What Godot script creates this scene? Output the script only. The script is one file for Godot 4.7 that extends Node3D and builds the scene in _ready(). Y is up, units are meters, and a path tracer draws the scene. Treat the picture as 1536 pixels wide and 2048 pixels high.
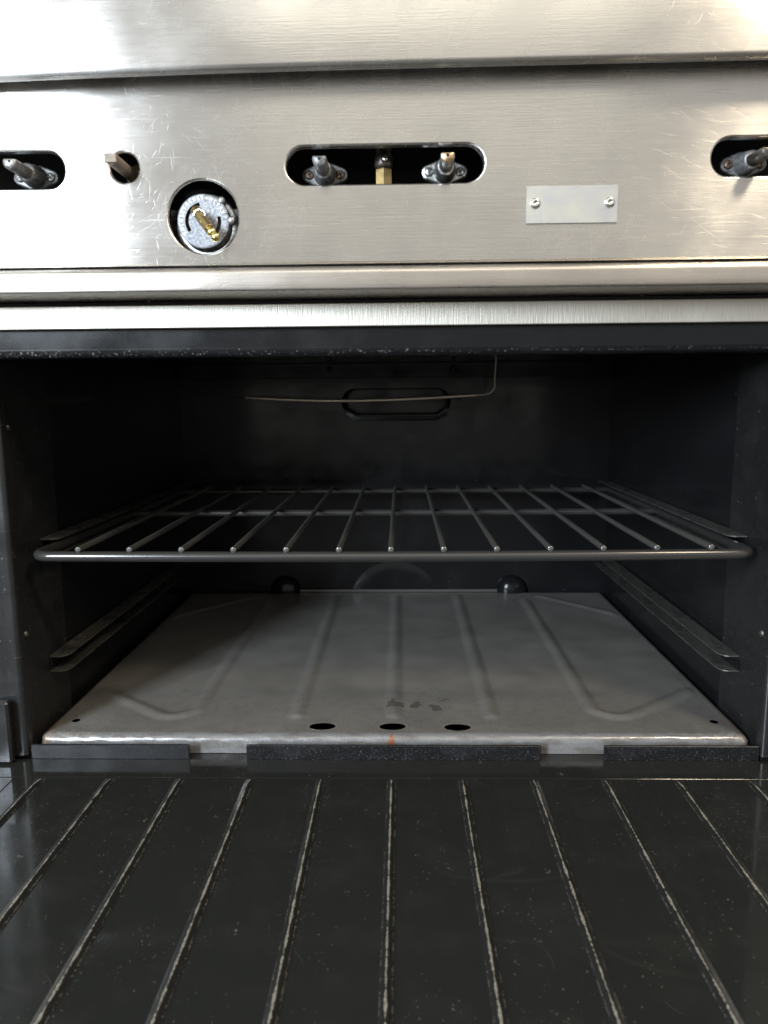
extends Node3D
# A stainless gas range with its black oven open, seen close up. Metres, y up; the oven face is z = 0, the floor y = 0.

const CX := -0.012          # the oven's centre line
var rng := RandomNumberGenerator.new()
var M := {}                 # materials
var gas: Node3D             # the range, parent of its parts


# ---------- small helpers ----------
func put(called: String, mesh: Mesh, mat: Material, parent: Node, label := "") -> MeshInstance3D:
	var o := MeshInstance3D.new()
	o.name = called
	o.mesh = mesh
	o.material_override = mat
	parent.add_child(o, true)
	if label != "":
		o.set_meta("label", label)
	return o

func group_node(called: String, parent: Node) -> Node3D:
	var o := Node3D.new()
	o.name = called
	parent.add_child(o, true)
	return o

func tag(o: Node, label: String, category: String) -> void:
	o.set_meta("label", label)
	o.set_meta("category", category)

func start(flat := true) -> SurfaceTool:
	var st := SurfaceTool.new()
	st.begin(Mesh.PRIMITIVE_TRIANGLES)
	st.set_smooth_group(-1 if flat else 0)
	return st

func done(st: SurfaceTool) -> ArrayMesh:
	st.generate_normals()
	return st.commit()

# a triangle turned away from the point `inside`; uv from the plane it lies in
func tri_out(st: SurfaceTool, a: Vector3, b: Vector3, c: Vector3, inside: Vector3) -> void:
	var n := (b - a).cross(c - a)
	var pts := [a, b, c]
	if n.dot((a + b + c) / 3.0 - inside) > 0.0:
		pts = [a, c, b]
	var k := n.abs()
	for p in pts:
		var uv := Vector2(p.x, -p.y)
		if k.y > k.x and k.y > k.z:
			uv = Vector2(p.x, p.z)
		elif k.x > k.z:
			uv = Vector2(p.z, -p.y)
		st.set_uv(uv)
		st.add_vertex(p)

# a box with chamfered edges
func add_box(st: SurfaceTool, c: Vector3, size: Vector3, r: float) -> void:
	var h := size / 2.0
	r = minf(r, minf(h.x, minf(h.y, h.z)) * 0.9)
	var corner := func(s: Vector3, axis: int) -> Vector3:
		var p := Vector3(s.x * (h.x - r), s.y * (h.y - r), s.z * (h.z - r))
		p[axis] += s[axis] * r
		return c + p
	for axis in 3:
		var u := (axis + 1) % 3
		var v := (axis + 2) % 3
		for sg in [-1.0, 1.0]:
			var q := []
			for k in [[-1, -1], [1, -1], [1, 1], [-1, 1]]:
				var s := Vector3.ZERO
				s[axis] = sg
				s[u] = k[0]
				s[v] = k[1]
				q.append(corner.call(s, axis))
			tri_out(st, q[0], q[1], q[2], c)
			tri_out(st, q[0], q[2], q[3], c)
		for su in [-1.0, 1.0]:
			for sv in [-1.0, 1.0]:
				var s0 := Vector3.ZERO
				s0[axis] = -1.0
				s0[u] = su
				s0[v] = sv
				var s1 := s0
				s1[axis] = 1.0
				var a: Vector3 = corner.call(s0, u)
				var b: Vector3 = corner.call(s1, u)
				var d: Vector3 = corner.call(s0, v)
				var e: Vector3 = corner.call(s1, v)
				tri_out(st, a, b, e, c)
				tri_out(st, a, e, d, c)
	for sx in [-1.0, 1.0]:
		for sy in [-1.0, 1.0]:
			for sz in [-1.0, 1.0]:
				var s := Vector3(sx, sy, sz)
				tri_out(st, corner.call(s, 0), corner.call(s, 1), corner.call(s, 2), c)

func box(lo: Vector3, hi: Vector3, r := 0.001) -> ArrayMesh:
	var st := start()
	add_box(st, (lo + hi) / 2.0, hi - lo, r)
	return done(st)

# a tube along points, with rounded or flat ends
func tube(pts: Array, r: float, sides := 14, round_end := false) -> ArrayMesh:
	var st := start(false)
	add_tube(st, pts, r, sides, round_end)
	return done(st)

func add_tube(st: SurfaceTool, pts: Array, r: float, sides: int, round_end := false) -> void:
	var rings := []
	var radii := []
	var n := pts.size()
	var side := Vector3.ZERO
	for i in n:
		var a: Vector3 = pts[maxi(i - 1, 0)]
		var b: Vector3 = pts[mini(i + 1, n - 1)]
		var d := (b - a).normalized()
		if side == Vector3.ZERO:
			side = d.cross(Vector3.UP if absf(d.y) < 0.9 else Vector3.RIGHT).normalized()
		side = (side - d * side.dot(d)).normalized()
		var up := side.cross(d)
		var p: Vector3 = pts[i]
		if i == 0:
			for k in ([[0.0, -0.5], [0.6, -0.4], [0.9, -0.2]] if round_end else [[0.0, 0.0], [0.85, 0.0], [1.0, 0.12]]):
				rings.append([p + d * r * k[1], side, up, r * k[0]])
		rings.append([p + (d * r * 0.15 if i == 0 else Vector3.ZERO) - (d * r * 0.15 if i == n - 1 else Vector3.ZERO), side, up, r])
		if i == n - 1:
			for k in ([[0.9, 0.2], [0.6, 0.4], [0.0, 0.5]] if round_end else [[1.0, -0.12], [0.85, 0.0], [0.0, 0.0]]):
				rings.append([p + d * r * k[1], side, up, r * k[0]])
	var along := 0.0
	for i in rings.size() - 1:
		var A: Array = rings[i]
		var B: Array = rings[i + 1]
		var step: float = (A[0] as Vector3).distance_to(B[0])
		for j in sides:
			var q := []
			for e in [[A, j, along], [A, j + 1, along], [B, j + 1, along + step], [B, j, along + step]]:
				var t: float = TAU * e[1] / sides
				var R: Array = e[0]
				q.append([R[0] + (R[1] * cos(t) + R[2] * sin(t)) * R[3], Vector2(float(e[1]) / sides, e[2])])
			for k in [0, 2, 1, 0, 3, 2]:
				st.set_uv(q[k][1])
				st.add_vertex(q[k][0])
		along += step

# a profile [Vector2(z, y), ...] drawn out along x; corners sharper than 40 degrees stay sharp
func sweep_x(profile: PackedVector2Array, x0: float, x1: float, steps := 1, bend = null) -> ArrayMesh:
	var st := start()
	var v := 0.0
	var m := profile.size() - 1
	var nrm := []
	for i in m:
		var d := profile[i + 1] - profile[i]
		nrm.append([Vector2(-d.y, d.x).normalized(), d.length()])
	for i in m:
		var a := profile[i]
		var b := profile[i + 1]
		var l := a.distance_to(b)
		var own: Vector2 = nrm[i][0]
		var na := own
		var nb := own
		if i > 0 and own.dot(nrm[i - 1][0]) > 0.77:
			na = (own * l + nrm[i - 1][0] * nrm[i - 1][1]).normalized()
		if i < m - 1 and own.dot(nrm[i + 1][0]) > 0.77:
			nb = (own * l + nrm[i + 1][0] * nrm[i + 1][1]).normalized()
		for s in steps:
			var xa := lerpf(x0, x1, float(s) / steps)
			var xb := lerpf(x0, x1, float(s + 1) / steps)
			var q := [[xa, a, v, na], [xb, a, v, na], [xb, b, v + l, nb], [xa, b, v + l, nb]]
			for k in [0, 1, 2, 0, 2, 3]:
				var e: Array = q[k]
				var p := Vector3(e[0], e[1].y, e[1].x)
				if bend != null:
					p = bend.call(p)
				st.set_normal(Vector3(0, e[3].y, e[3].x))
				st.set_uv(Vector2(e[0], e[2]))
				st.add_vertex(p)
		v += l
	return st.commit()

func arc2(c: Vector2, r: float, a0: float, a1: float, n: int) -> PackedVector2Array:
	var out := PackedVector2Array()
	for i in n + 1:
		var t := deg_to_rad(lerpf(a0, a1, float(i) / n))
		out.append(c + Vector2(cos(t), sin(t)) * r)
	return out

# a round thing turned about an axis: profile of Vector2(radius, along)
func lathe(profile: Array, base: Vector3, axis: Vector3, sides := 24, smooth := true) -> ArrayMesh:
	var st := start(not smooth)
	add_lathe(st, profile, base, axis, sides)
	return done(st)

func add_lathe(st: SurfaceTool, profile: Array, base: Vector3, axis: Vector3, sides := 24) -> void:
	axis = axis.normalized()
	var s := axis.cross(Vector3.UP if absf(axis.y) < 0.9 else Vector3.RIGHT).normalized()
	var u := s.cross(axis)
	for i in profile.size() - 1:
		var a: Vector2 = profile[i]
		var b: Vector2 = profile[i + 1]
		for j in sides:
			var q := []
			for e in [[a, j], [a, j + 1], [b, j + 1], [b, j]]:
				var t: float = TAU * e[1] / sides
				q.append([base + axis * e[0].y + (s * cos(t) + u * sin(t)) * e[0].x, Vector2(float(e[1]) / sides, e[0].y)])
			for k in [0, 2, 1, 0, 3, 2]:
				st.set_uv(q[k][1])
				st.add_vertex(q[k][0])


# ---------- textures ----------
func noise(seed_: int, freq: float, octaves := 3) -> FastNoiseLite:
	var n := FastNoiseLite.new()
	n.seed = seed_
	n.noise_type = FastNoiseLite.TYPE_SIMPLEX_SMOOTH
	n.frequency = freq
	n.fractal_octaves = octaves
	return n

func tex(im: Image) -> ImageTexture:
	return ImageTexture.create_from_image(im)

func dot_into(d: PackedFloat32Array, w: int, h: int, x: float, y: float, r: float, v: float) -> void:
	for j in range(int(y - r - 1), int(y + r + 2)):
		for i in range(int(x - r - 1), int(x + r + 2)):
			if i >= 0 and j >= 0 and i < w and j < h:
				var k := clampf(r + 0.5 - Vector2(i + 0.5 - x, j + 0.5 - y).length(), 0.0, 1.0) * v
				d[j * w + i] = maxf(d[j * w + i], k)

func line_into(d: PackedFloat32Array, w: int, h: int, a: Vector2, b: Vector2, r: float, v: float, curve := 0.0) -> void:
	var n := maxi(2, int(a.distance_to(b) * 1.2))
	var side := (b - a).orthogonal() * curve
	for i in n + 1:
		var t := float(i) / n
		var p := a.lerp(b, t) + side * (4.0 * t * (1.0 - t))
		var k := v * (0.35 + 0.65 * sin(PI * clampf(t, 0.02, 0.98)))
		if r <= 0.6:
			var x := int(p.x)
			var y := int(p.y)
			if x >= 0 and y >= 0 and x < w and y < h:
				d[y * w + x] = maxf(d[y * w + x], k)
		else:
			dot_into(d, w, h, p.x, p.y, r, k)

func blank(w: int, h: int) -> PackedFloat32Array:
	var d := PackedFloat32Array()
	d.resize(w * h)
	return d

# grey streaks running along u, as floats 0..1
func streaks(w: int, h: int, seed_: int, stretch: int) -> Image:
	var n := noise(seed_, 0.31, 4)
	var a := n.get_image(maxi(8, w / stretch), h, false, false, true)
	a.resize(w, h, Image.INTERPOLATE_CUBIC)
	var n2 := noise(seed_ + 7, 0.9, 2)
	var b := n2.get_image(maxi(8, w / (stretch / 4)), h, false, false, true)
	b.resize(w, h, Image.INTERPOLATE_CUBIC)
	a.convert(Image.FORMAT_L8)
	b.convert(Image.FORMAT_L8)
	b.convert(Image.FORMAT_RGBA8)
	a.convert(Image.FORMAT_RGBA8)
	var half := b
	for_alpha(half, 0.5)
	a.blend_rect(half, Rect2i(0, 0, w, h), Vector2i.ZERO)
	a.convert(Image.FORMAT_L8)
	return a

func for_alpha(im: Image, alpha: float) -> void:
	var d := im.get_data()
	for i in range(3, d.size(), 4):
		d[i] = int(alpha * 255.0)
	im.set_data(im.get_width(), im.get_height(), false, Image.FORMAT_RGBA8, d)

# steel of one brushed sheet: albedo, roughness and normal from streaks, smudges and scratches (0..1 each, w * h)
func steel(called: String, w: int, h: int, scr: PackedFloat32Array, seed_: int, base: Color, rough: float, grain: float, aniso: float, turned: bool, size: Vector2) -> StandardMaterial3D:
	var s := streaks(h if turned else w, w if turned else h, seed_, 64)
	if turned:
		s.rotate_90(CLOCKWISE)
	var sd := s.get_data()
	var smudge := noise(seed_ + 3, 0.006, 4)
	var col := PackedByteArray()
	var rg := PackedByteArray()
	var hg := PackedByteArray()
	col.resize(w * h * 3)
	rg.resize(w * h)
	hg.resize(w * h)
	var has := scr.size() > 0
	for y in h:
		for x in w:
			var i := y * w + x
			var g := sd[i] / 255.0 - 0.5
			var k := scr[i] if has else 0.0
			var m := smudge.get_noise_2d(x, y)
			var t := 1.0 + g * 0.06 + m * 0.025
			col[i * 3] = int(clampf(lerpf(base.r * t, 0.93, k * 0.34), 0, 1) * 255)
			col[i * 3 + 1] = int(clampf(lerpf(base.g * t, 0.92, k * 0.34), 0, 1) * 255)
			col[i * 3 + 2] = int(clampf(lerpf(base.b * t, 0.90, k * 0.34), 0, 1) * 255)
			rg[i] = int(clampf(rough + g * 0.06 + m * 0.06 + k * 0.16, 0.05, 1.0) * 255)
			hg[i] = int(clampf(0.55 + g * 0.5 - k * 0.15, 0, 1) * 255)
	var m := StandardMaterial3D.new()
	m.resource_name = called
	m.metallic = 1.0
	m.albedo_texture = tex(Image.create_from_data(w, h, false, Image.FORMAT_RGB8, col))
	m.roughness_texture = tex(Image.create_from_data(w, h, false, Image.FORMAT_L8, rg))
	m.roughness_texture_channel = BaseMaterial3D.TEXTURE_CHANNEL_RED
	m.roughness = 1.0
	var nm := Image.create_from_data(w, h, false, Image.FORMAT_L8, hg)
	nm.convert(Image.FORMAT_RGBA8)
	nm.bump_map_to_normal_map(grain)
	m.normal_enabled = true
	m.normal_texture = tex(nm)
	m.normal_scale = 0.075
	m.anisotropy_enabled = true
	m.anisotropy = aniso
	m.uv1_scale = Vector3(1.0 / size.x, 1.0 / size.y, 1)
	return m

# black enamel: colour with specks and blotches of dust, w * h over `size` metres
func enamel(called: String, w: int, h: int, size: Vector2, base: Color, dust: Color, specks: PackedFloat32Array, seed_: int, blotch: float, rough: float) -> StandardMaterial3D:
	var n := noise(seed_, 0.008, 4)
	var f := noise(seed_ + 5, 0.25, 2)
	var col := PackedByteArray()
	var rg := PackedByteArray()
	col.resize(w * h * 3)
	rg.resize(w * h)
	var has := specks.size() > 0
	for y in h:
		for x in w:
			var i := y * w + x
			var b := n.get_noise_2d(x, y)
			var g := f.get_noise_2d(x, y)
			var k := clampf((specks[i] if has else 0.0) + maxf(0.0, b - 0.05) * blotch * (0.6 + g), 0.0, 1.0)
			var c := base.lerp(dust, k)
			col[i * 3] = int(c.r * 255)
			col[i * 3 + 1] = int(c.g * 255)
			col[i * 3 + 2] = int(c.b * 255)
			rg[i] = int(clampf(rough + b * 0.12 + g * 0.05 + k * 0.5, 0.05, 1.0) * 255)
	var m := StandardMaterial3D.new()
	m.resource_name = called
	m.albedo_texture = tex(Image.create_from_data(w, h, false, Image.FORMAT_RGB8, col))
	m.roughness_texture = tex(Image.create_from_data(w, h, false, Image.FORMAT_L8, rg))
	m.roughness_texture_channel = BaseMaterial3D.TEXTURE_CHANNEL_RED
	m.roughness = 1.0
	m.metallic_specular = 0.34
	m.uv1_scale = Vector3(1.0 / size.x, 1.0 / size.y, 1)
	return m

func plain(called: String, c: Color, rough: float, metal := 0.0) -> StandardMaterial3D:
	var m := StandardMaterial3D.new()
	m.resource_name = called
	m.albedo_color = c.linear_to_srgb()
	m.roughness = rough
	m.metallic = metal
	return m

# a plain metal or paint with fine mottling, laid on by triplanar mapping
func mottled(called: String, c: Color, rough: float, metal: float, seed_: int, spread := 0.25, scale := 18.0) -> StandardMaterial3D:
	var m := plain(called, c, rough, metal)
	var t := noise(seed_, 0.02, 5).get_image(256, 256, false, false, true)
	var im := Image.create(256, 256, false, Image.FORMAT_RGB8)
	var rr := Image.create(256, 256, false, Image.FORMAT_RGB8)
	for y in 256:
		for x in 256:
			var g := (t.get_pixel(x, y).r - 0.5) * 2.0
			var k := clampf(1.0 - spread + g * spread, 0.0, 1.0)
			im.set_pixel(x, y, Color(k, k, k * (1.0 - 0.04 * g)))
			var q := clampf(rough + g * spread * 0.5, 0.05, 1.0)
			rr.set_pixel(x, y, Color(q, q, q))
	m.albedo_texture = tex(im)
	m.roughness_texture = tex(rr)
	m.roughness = 1.0
	m.uv1_triplanar = true
	m.uv1_scale = Vector3.ONE * scale
	return m


# ---------- the scene ----------
func _ready() -> void:
	rng.seed = 4711
	view_and_light()
	make_materials()
	gas = group_node("gas_range", self)
	tag(gas, "stainless steel gas range with its knobs off and its black oven door lowered open", "range")
	build_setting()
	build_front()
	build_oven()
	build_door()
	build_pan()
	build_rack()
	build_controls()


func view_and_light() -> void:
	var cam := Camera3D.new()
	cam.name = "camera"
	var look := CameraAttributesPhysical.new()
	look.frustum_focal_length = 17.34
	look.frustum_focus_distance = 0.74
	look.exposure_aperture = 6.0
	look.frustum_near = 0.05
	look.frustum_far = 60.0
	cam.attributes = look
	cam.fov = 69.36
	cam.near = 0.05
	cam.far = 60.0
	cam.transform = Transform3D(Basis(Vector3(0.9997, -0.0086, -0.0227), Vector3(0.005, 0.9882, -0.1529), Vector3(0.0237, 0.1527, 0.988)).orthonormalized(), Vector3(0, 0.62, 0.667))
	add_child(cam)
	cam.current = true

	var we := WorldEnvironment.new()
	we.name = "world_environment"
	var e := Environment.new()
	e.background_mode = Environment.BG_COLOR
	e.background_color = Color(0.62, 0.605, 0.575).linear_to_srgb()
	e.tonemap_mode = Environment.TONE_MAPPER_LINEAR
	e.tonemap_exposure = 1.12
	e.sdfgi_enabled = true
	e.ssao_enabled = true
	e.ssil_enabled = true
	we.environment = e
	add_child(we)

	# daylight through a tall window, in front of the range to its left
	lamp("window", "tall bright daylight window off to the left in front of the range", "window", Vector3(-1.62, 1.40, 2.35), Vector3(-0.15, 0.55, 0.0), Vector2(0.60, 1.05), Color(0.90, 0.95, 1.0), 24.0, 6.0)
	# a warm ceiling light to the right, and an added wide fill panel overhead
	lamp("ceiling_light", "warm square ceiling light high to the right of the range", "lamp", Vector3(1.12, 2.35, 1.10), Vector3(0.1, 0.5, 0.1), Vector2(0.32, 0.32), Color(1.0, 0.93, 0.82), 24.0, 6.0)
	lamp("added_fill_panel", "added wide white fill panel overhead that brightens the steel front and door", "lamp", Vector3(0.15, 2.55, 2.3), Vector3(0.15, 0.0, 2.0), Vector2(1.6, 1.2), Color(1.0, 0.96, 0.88), 0.35, 0.7)


func lamp(called: String, label: String, category: String, at: Vector3, aim: Vector3, size: Vector2, tint: Color, energy: float, glow: float) -> void:
	var o := Node3D.new()
	o.name = called
	o.transform = Transform3D(Basis.looking_at(aim - at, Vector3.UP if absf((aim - at).normalized().y) < 0.95 else Vector3.FORWARD), at)
	add_child(o)
	tag(o, label, category)
	var m := plain(called + "_glow", tint, 0.6)
	m.emission_enabled = true
	m.emission = tint
	m.emission_energy_multiplier = glow
	var frame := plain(called + "_frame", Color(0.6, 0.6, 0.6), 0.5)
	put("pane" if called == "window" else "diffuser", box(Vector3(-size.x / 2, -size.y / 2, 0.0), Vector3(size.x / 2, size.y / 2, 0.012), 0.002), m, o)
	var st := start()
	for s in [-1.0, 1.0]:
		add_box(st, Vector3(s * (size.x / 2 + 0.03), 0, 0.01), Vector3(0.055, size.y + 0.12, 0.05), 0.005)
		add_box(st, Vector3(0, s * (size.y / 2 + 0.03), 0.01), Vector3(size.x + 0.004, 0.055, 0.05), 0.005)
	put("frame", done(st), frame, o)
	var l := AreaLight3D.new()
	l.name = called + "_area"
	l.area_size = size
	l.area_normalize_energy = false
	l.light_color = tint
	l.light_energy = energy
	l.area_range = 12.0
	l.area_attenuation = 2.0
	l.shadow_enabled = true
	l.position = Vector3(0, 0, -0.02)
	o.add_child(l)


func make_materials() -> void:
	var tint := Color(0.80, 0.79, 0.772)
	# the control panel's own sheet: 2048 x 384 over 0.92 x 0.1725 m
	var w := 2048
	var h := 384
	var scr := blank(w, h)
	var k := w / 0.92
	var to := func(p: Vector2) -> Vector2: return Vector2((p.x + 0.472) * k, (0.885 - p.y) * k)
	var fields := [  # centre, spread, count, length, turn, jitter
		[Vector2(-0.195, 0.79), Vector2(0.05, 0.05), 80, 0.010, 1.2, 1.2],
		[Vector2(-0.155, 0.762), Vector2(0.075, 0.05), 120, 0.012, 1.0, 0.9],
		[Vector2(-0.06, 0.80), Vector2(0.12, 0.06), 110, 0.008, 1.3, 1.5],
		[Vector2(0.19, 0.815), Vector2(0.09, 0.035), 55, 0.022, -0.45, 0.3],
		[Vector2(0.12, 0.74), Vector2(0.07, 0.012), 40, 0.011, 1.3, 0.35],
		[Vector2(0.24, 0.77), Vector2(0.10, 0.05), 60, 0.015, -0.25, 0.5],
		[Vector2(-0.01, 0.80), Vector2(0.44, 0.075), 260, 0.006, 1.2, 2.0],
		[Vector2(-0.01, 0.80), Vector2(0.55, 0.09), 420, 0.02, 0.0, 0.08]]
	for f in fields:
		for i in f[2]:
			var c: Vector2 = f[0] + Vector2(rng.randfn() * f[1].x, rng.randfn() * f[1].y) * 0.6
			var a: float = f[4] + rng.randf_range(-1, 1) * f[5]
			var l: float = f[3] * (0.25 + rng.randf() * rng.randf() * 2.2)
			var d := Vector2(cos(a), sin(a)) * l / 2
			line_into(scr, w, h, to.call(c - d), to.call(c + d), 0.5 if rng.randf() < 0.95 else 0.8, rng.randf_range(0.10, 0.65), rng.randf_range(-0.04, 0.04))
	for i in 26:   # rings rubbed round the thermostat hole by its missing knob
		var r := rng.randf_range(0.030, 0.038)
		var a0 := rng.randf() * TAU
		var n := rng.randi_range(12, 40)
		for j in n:
			var t := a0 + j * 0.03
			line_into(scr, w, h, to.call(Vector2(-0.1552, 0.762) + Vector2(cos(t), sin(t)) * r), to.call(Vector2(-0.1552, 0.762) + Vector2(cos(t + 0.035), sin(t + 0.035)) * r), 0.5, 0.16)
	M.panel = steel("brushed_panel", w, h, scr, 11, tint, 0.25, 5.0, -0.92, false, Vector2(0.92, 0.1725))
	M.panel.uv1_offset = Vector3(0.472 / 0.92, 0.885 / 0.1725, 0)
	var sw := 1024
	var sh := 256
	var s2 := blank(sw, sh)
	for i in 260:
		var p := Vector2(rng.randf() * sw, rng.randf() * sh)
		var a := -0.95 + rng.randfn() * 0.15 if rng.randf() < 0.7 else rng.randf() * TAU
		line_into(s2, sw, sh, p, p + Vector2(cos(a), -sin(a)) * rng.randf_range(4, 26), 0.5, rng.randf_range(0.15, 0.5), 0.1)
	M.ledge = steel("brushed_ledge", sw, sh, s2, 31, tint, 0.27, 5.0, -0.85, false, Vector2(0.5, 0.125))
	var s3 := blank(sw, 128)
	for i in 60:
		var p := Vector2(rng.randf() * sw, rng.randf() * 128)
		var a := rng.randf() * TAU
		line_into(s3, sw, 128, p, p + Vector2(cos(a), sin(a)) * rng.randf_range(3, 16), 0.5, rng.randf_range(0.15, 0.5), 0.1)
	M.rail = steel("brushed_rail", sw, 128, s3, 51, tint * Color(0.97, 0.95, 0.93), 0.28, 4.0, -0.5, false, Vector2(0.5, 0.0625))
	M.trim = steel("upright_brushed_trim", sw, 128, PackedFloat32Array(), 71, tint * Color(0.95, 0.94, 0.91), 0.48, 6.0, 0.4, true, Vector2(0.5, 0.0625))
	M.trim.normal_scale = 0.13
	M.tag_plate = mottled("name_plate_aluminium", Color(0.60, 0.598, 0.572), 0.38, 0.9, 5, 0.03, 9.0)
	M.rivet = plain("rivet_steel", Color(0.7, 0.69, 0.66), 0.22, 1.0)
	M.cast = mottled("cast_zinc", Color(0.36, 0.36, 0.36), 0.5, 0.5, 9, 0.3, 60.0)
	M.cast_clean = mottled("clean_zinc", Color(0.55, 0.55, 0.54), 0.36, 0.9, 10, 0.2, 60.0)
	M.screw = mottled("rusty_screw", Color(0.42, 0.30, 0.21), 0.45, 0.8, 12, 0.3, 80.0)
	M.brass = mottled("brass", Color(0.50, 0.37, 0.17), 0.33, 1.0, 13, 0.12, 25.0)
	M.copper = plain("brass_face", Color(0.72, 0.50, 0.28), 0.3, 1.0)
	M.gold = plain("yellow_zinc", Color(0.72, 0.63, 0.25), 0.22, 1.0)
	M.zinc = mottled("blue_zinc", Color(0.46, 0.48, 0.52), 0.58, 0.4, 14, 0.3, 70.0)
	M.letter = plain("lit_zinc_relief", Color(0.88, 0.89, 0.91), 0.4, 0.4)  # lighter than the dial zinc: light caught by the relief, put into the colour
	M.steel_dark = mottled("dull_steel", Color(0.20, 0.175, 0.15), 0.42, 0.7, 15, 0.3, 40.0)
	M.stem = mottled("brown_stem", Color(0.27, 0.215, 0.165), 0.6, 0.15, 27, 0.15, 30.0)
	M.iron_and_shade = plain("black_iron_and_shade", Color(0.010, 0.010, 0.011), 0.6)  # black iron parts, and plates painted dark for unlit gaps
	M.hole = plain("hole_dark", Color(0.006, 0.006, 0.006), 0.8)
	M.wire = plain("rack_wire", Color(0.20, 0.194, 0.18), 0.24, 0.75)
	M.frame_bar = plain("dark_frame_wire", Color(0.05, 0.048, 0.046), 0.2, 0.5)
	M.guide = mottled("glossy_guide_steel", Color(0.11, 0.105, 0.095), 0.30, 0.35, 19, 0.15, 9.0)
	M.wire_end = mottled("cut_wire_end", Color(0.16, 0.16, 0.155), 0.6, 0.4, 17, 0.35, 150.0)
	M.bulb = plain("capillary_steel", Color(0.60, 0.53, 0.42), 0.38, 0.8)
	M.floor = mottled("quarry_tile", Color(0.09, 0.08, 0.07), 0.7, 0.0, 18, 0.2, 3.0)

	# black enamel of the liner
	var lw := 1024
	var ls := blank(lw, lw)
	for i in 260:
		dot_into(ls, lw, lw, rng.randf() * lw, rng.randf() * lw, rng.randf_range(0.5, 1.2), pow(rng.randf(), 3.0))
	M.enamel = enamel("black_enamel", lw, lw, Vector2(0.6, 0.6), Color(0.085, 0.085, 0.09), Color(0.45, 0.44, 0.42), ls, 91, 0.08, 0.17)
	M.enamel.metallic_specular = 0.33  # reflection lowered to stand in for the shade of a person in front
	var js := blank(512, 512)
	for i in 700:
		dot_into(js, 512, 512, rng.randf() * 512, rng.randf() * 512, rng.randf_range(0.5, 1.6), pow(rng.randf(), 2.5))
	M.jamb = enamel("worn_black_enamel", 512, 512, Vector2(0.22, 0.22), Color(0.11, 0.11, 0.11), Color(0.5, 0.48, 0.45), js, 92, 0.2, 0.30)
	M.jamb.metallic_specular = 0.5
	var hs := blank(1600, 128)     # chips along the header's lower edge, most at its left end
	for i in 800:
		var u := pow(rng.randf(), 1.6)
		var p := Vector2(u * 1600, (0.0205 + rng.randfn() * 0.0016 * (1.3 - u)) * 2000.0)
		dot_into(hs, 1600, 128, p.x, p.y, rng.randf_range(0.4, 1.8), pow(rng.randf(), 2.0) * (1.0 - 0.6 * u))
	M.header = enamel("chipped_black_enamel", 1600, 128, Vector2(0.8, 0.064), Color(0.09, 0.09, 0.092), Color(0.5, 0.5, 0.48), hs, 97, 0.06, 0.25)
	M.header.uv1_offset = Vector3(0.412 / 0.8, 0, 0)
	var cs := blank(512, 256)
	for i in 5200:
		dot_into(cs, 512, 256, rng.randf() * 512, rng.randf() * 256, rng.randf_range(0.6, 1.7), pow(rng.randf(), 2.0) * 0.55)
	M.crinkle = enamel("pitted_black_iron", 512, 256, Vector2(0.16, 0.08), Color(0.08, 0.08, 0.085), Color(0.5, 0.5, 0.52), cs, 93, 0.2, 0.4)
	door_material()


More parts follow.
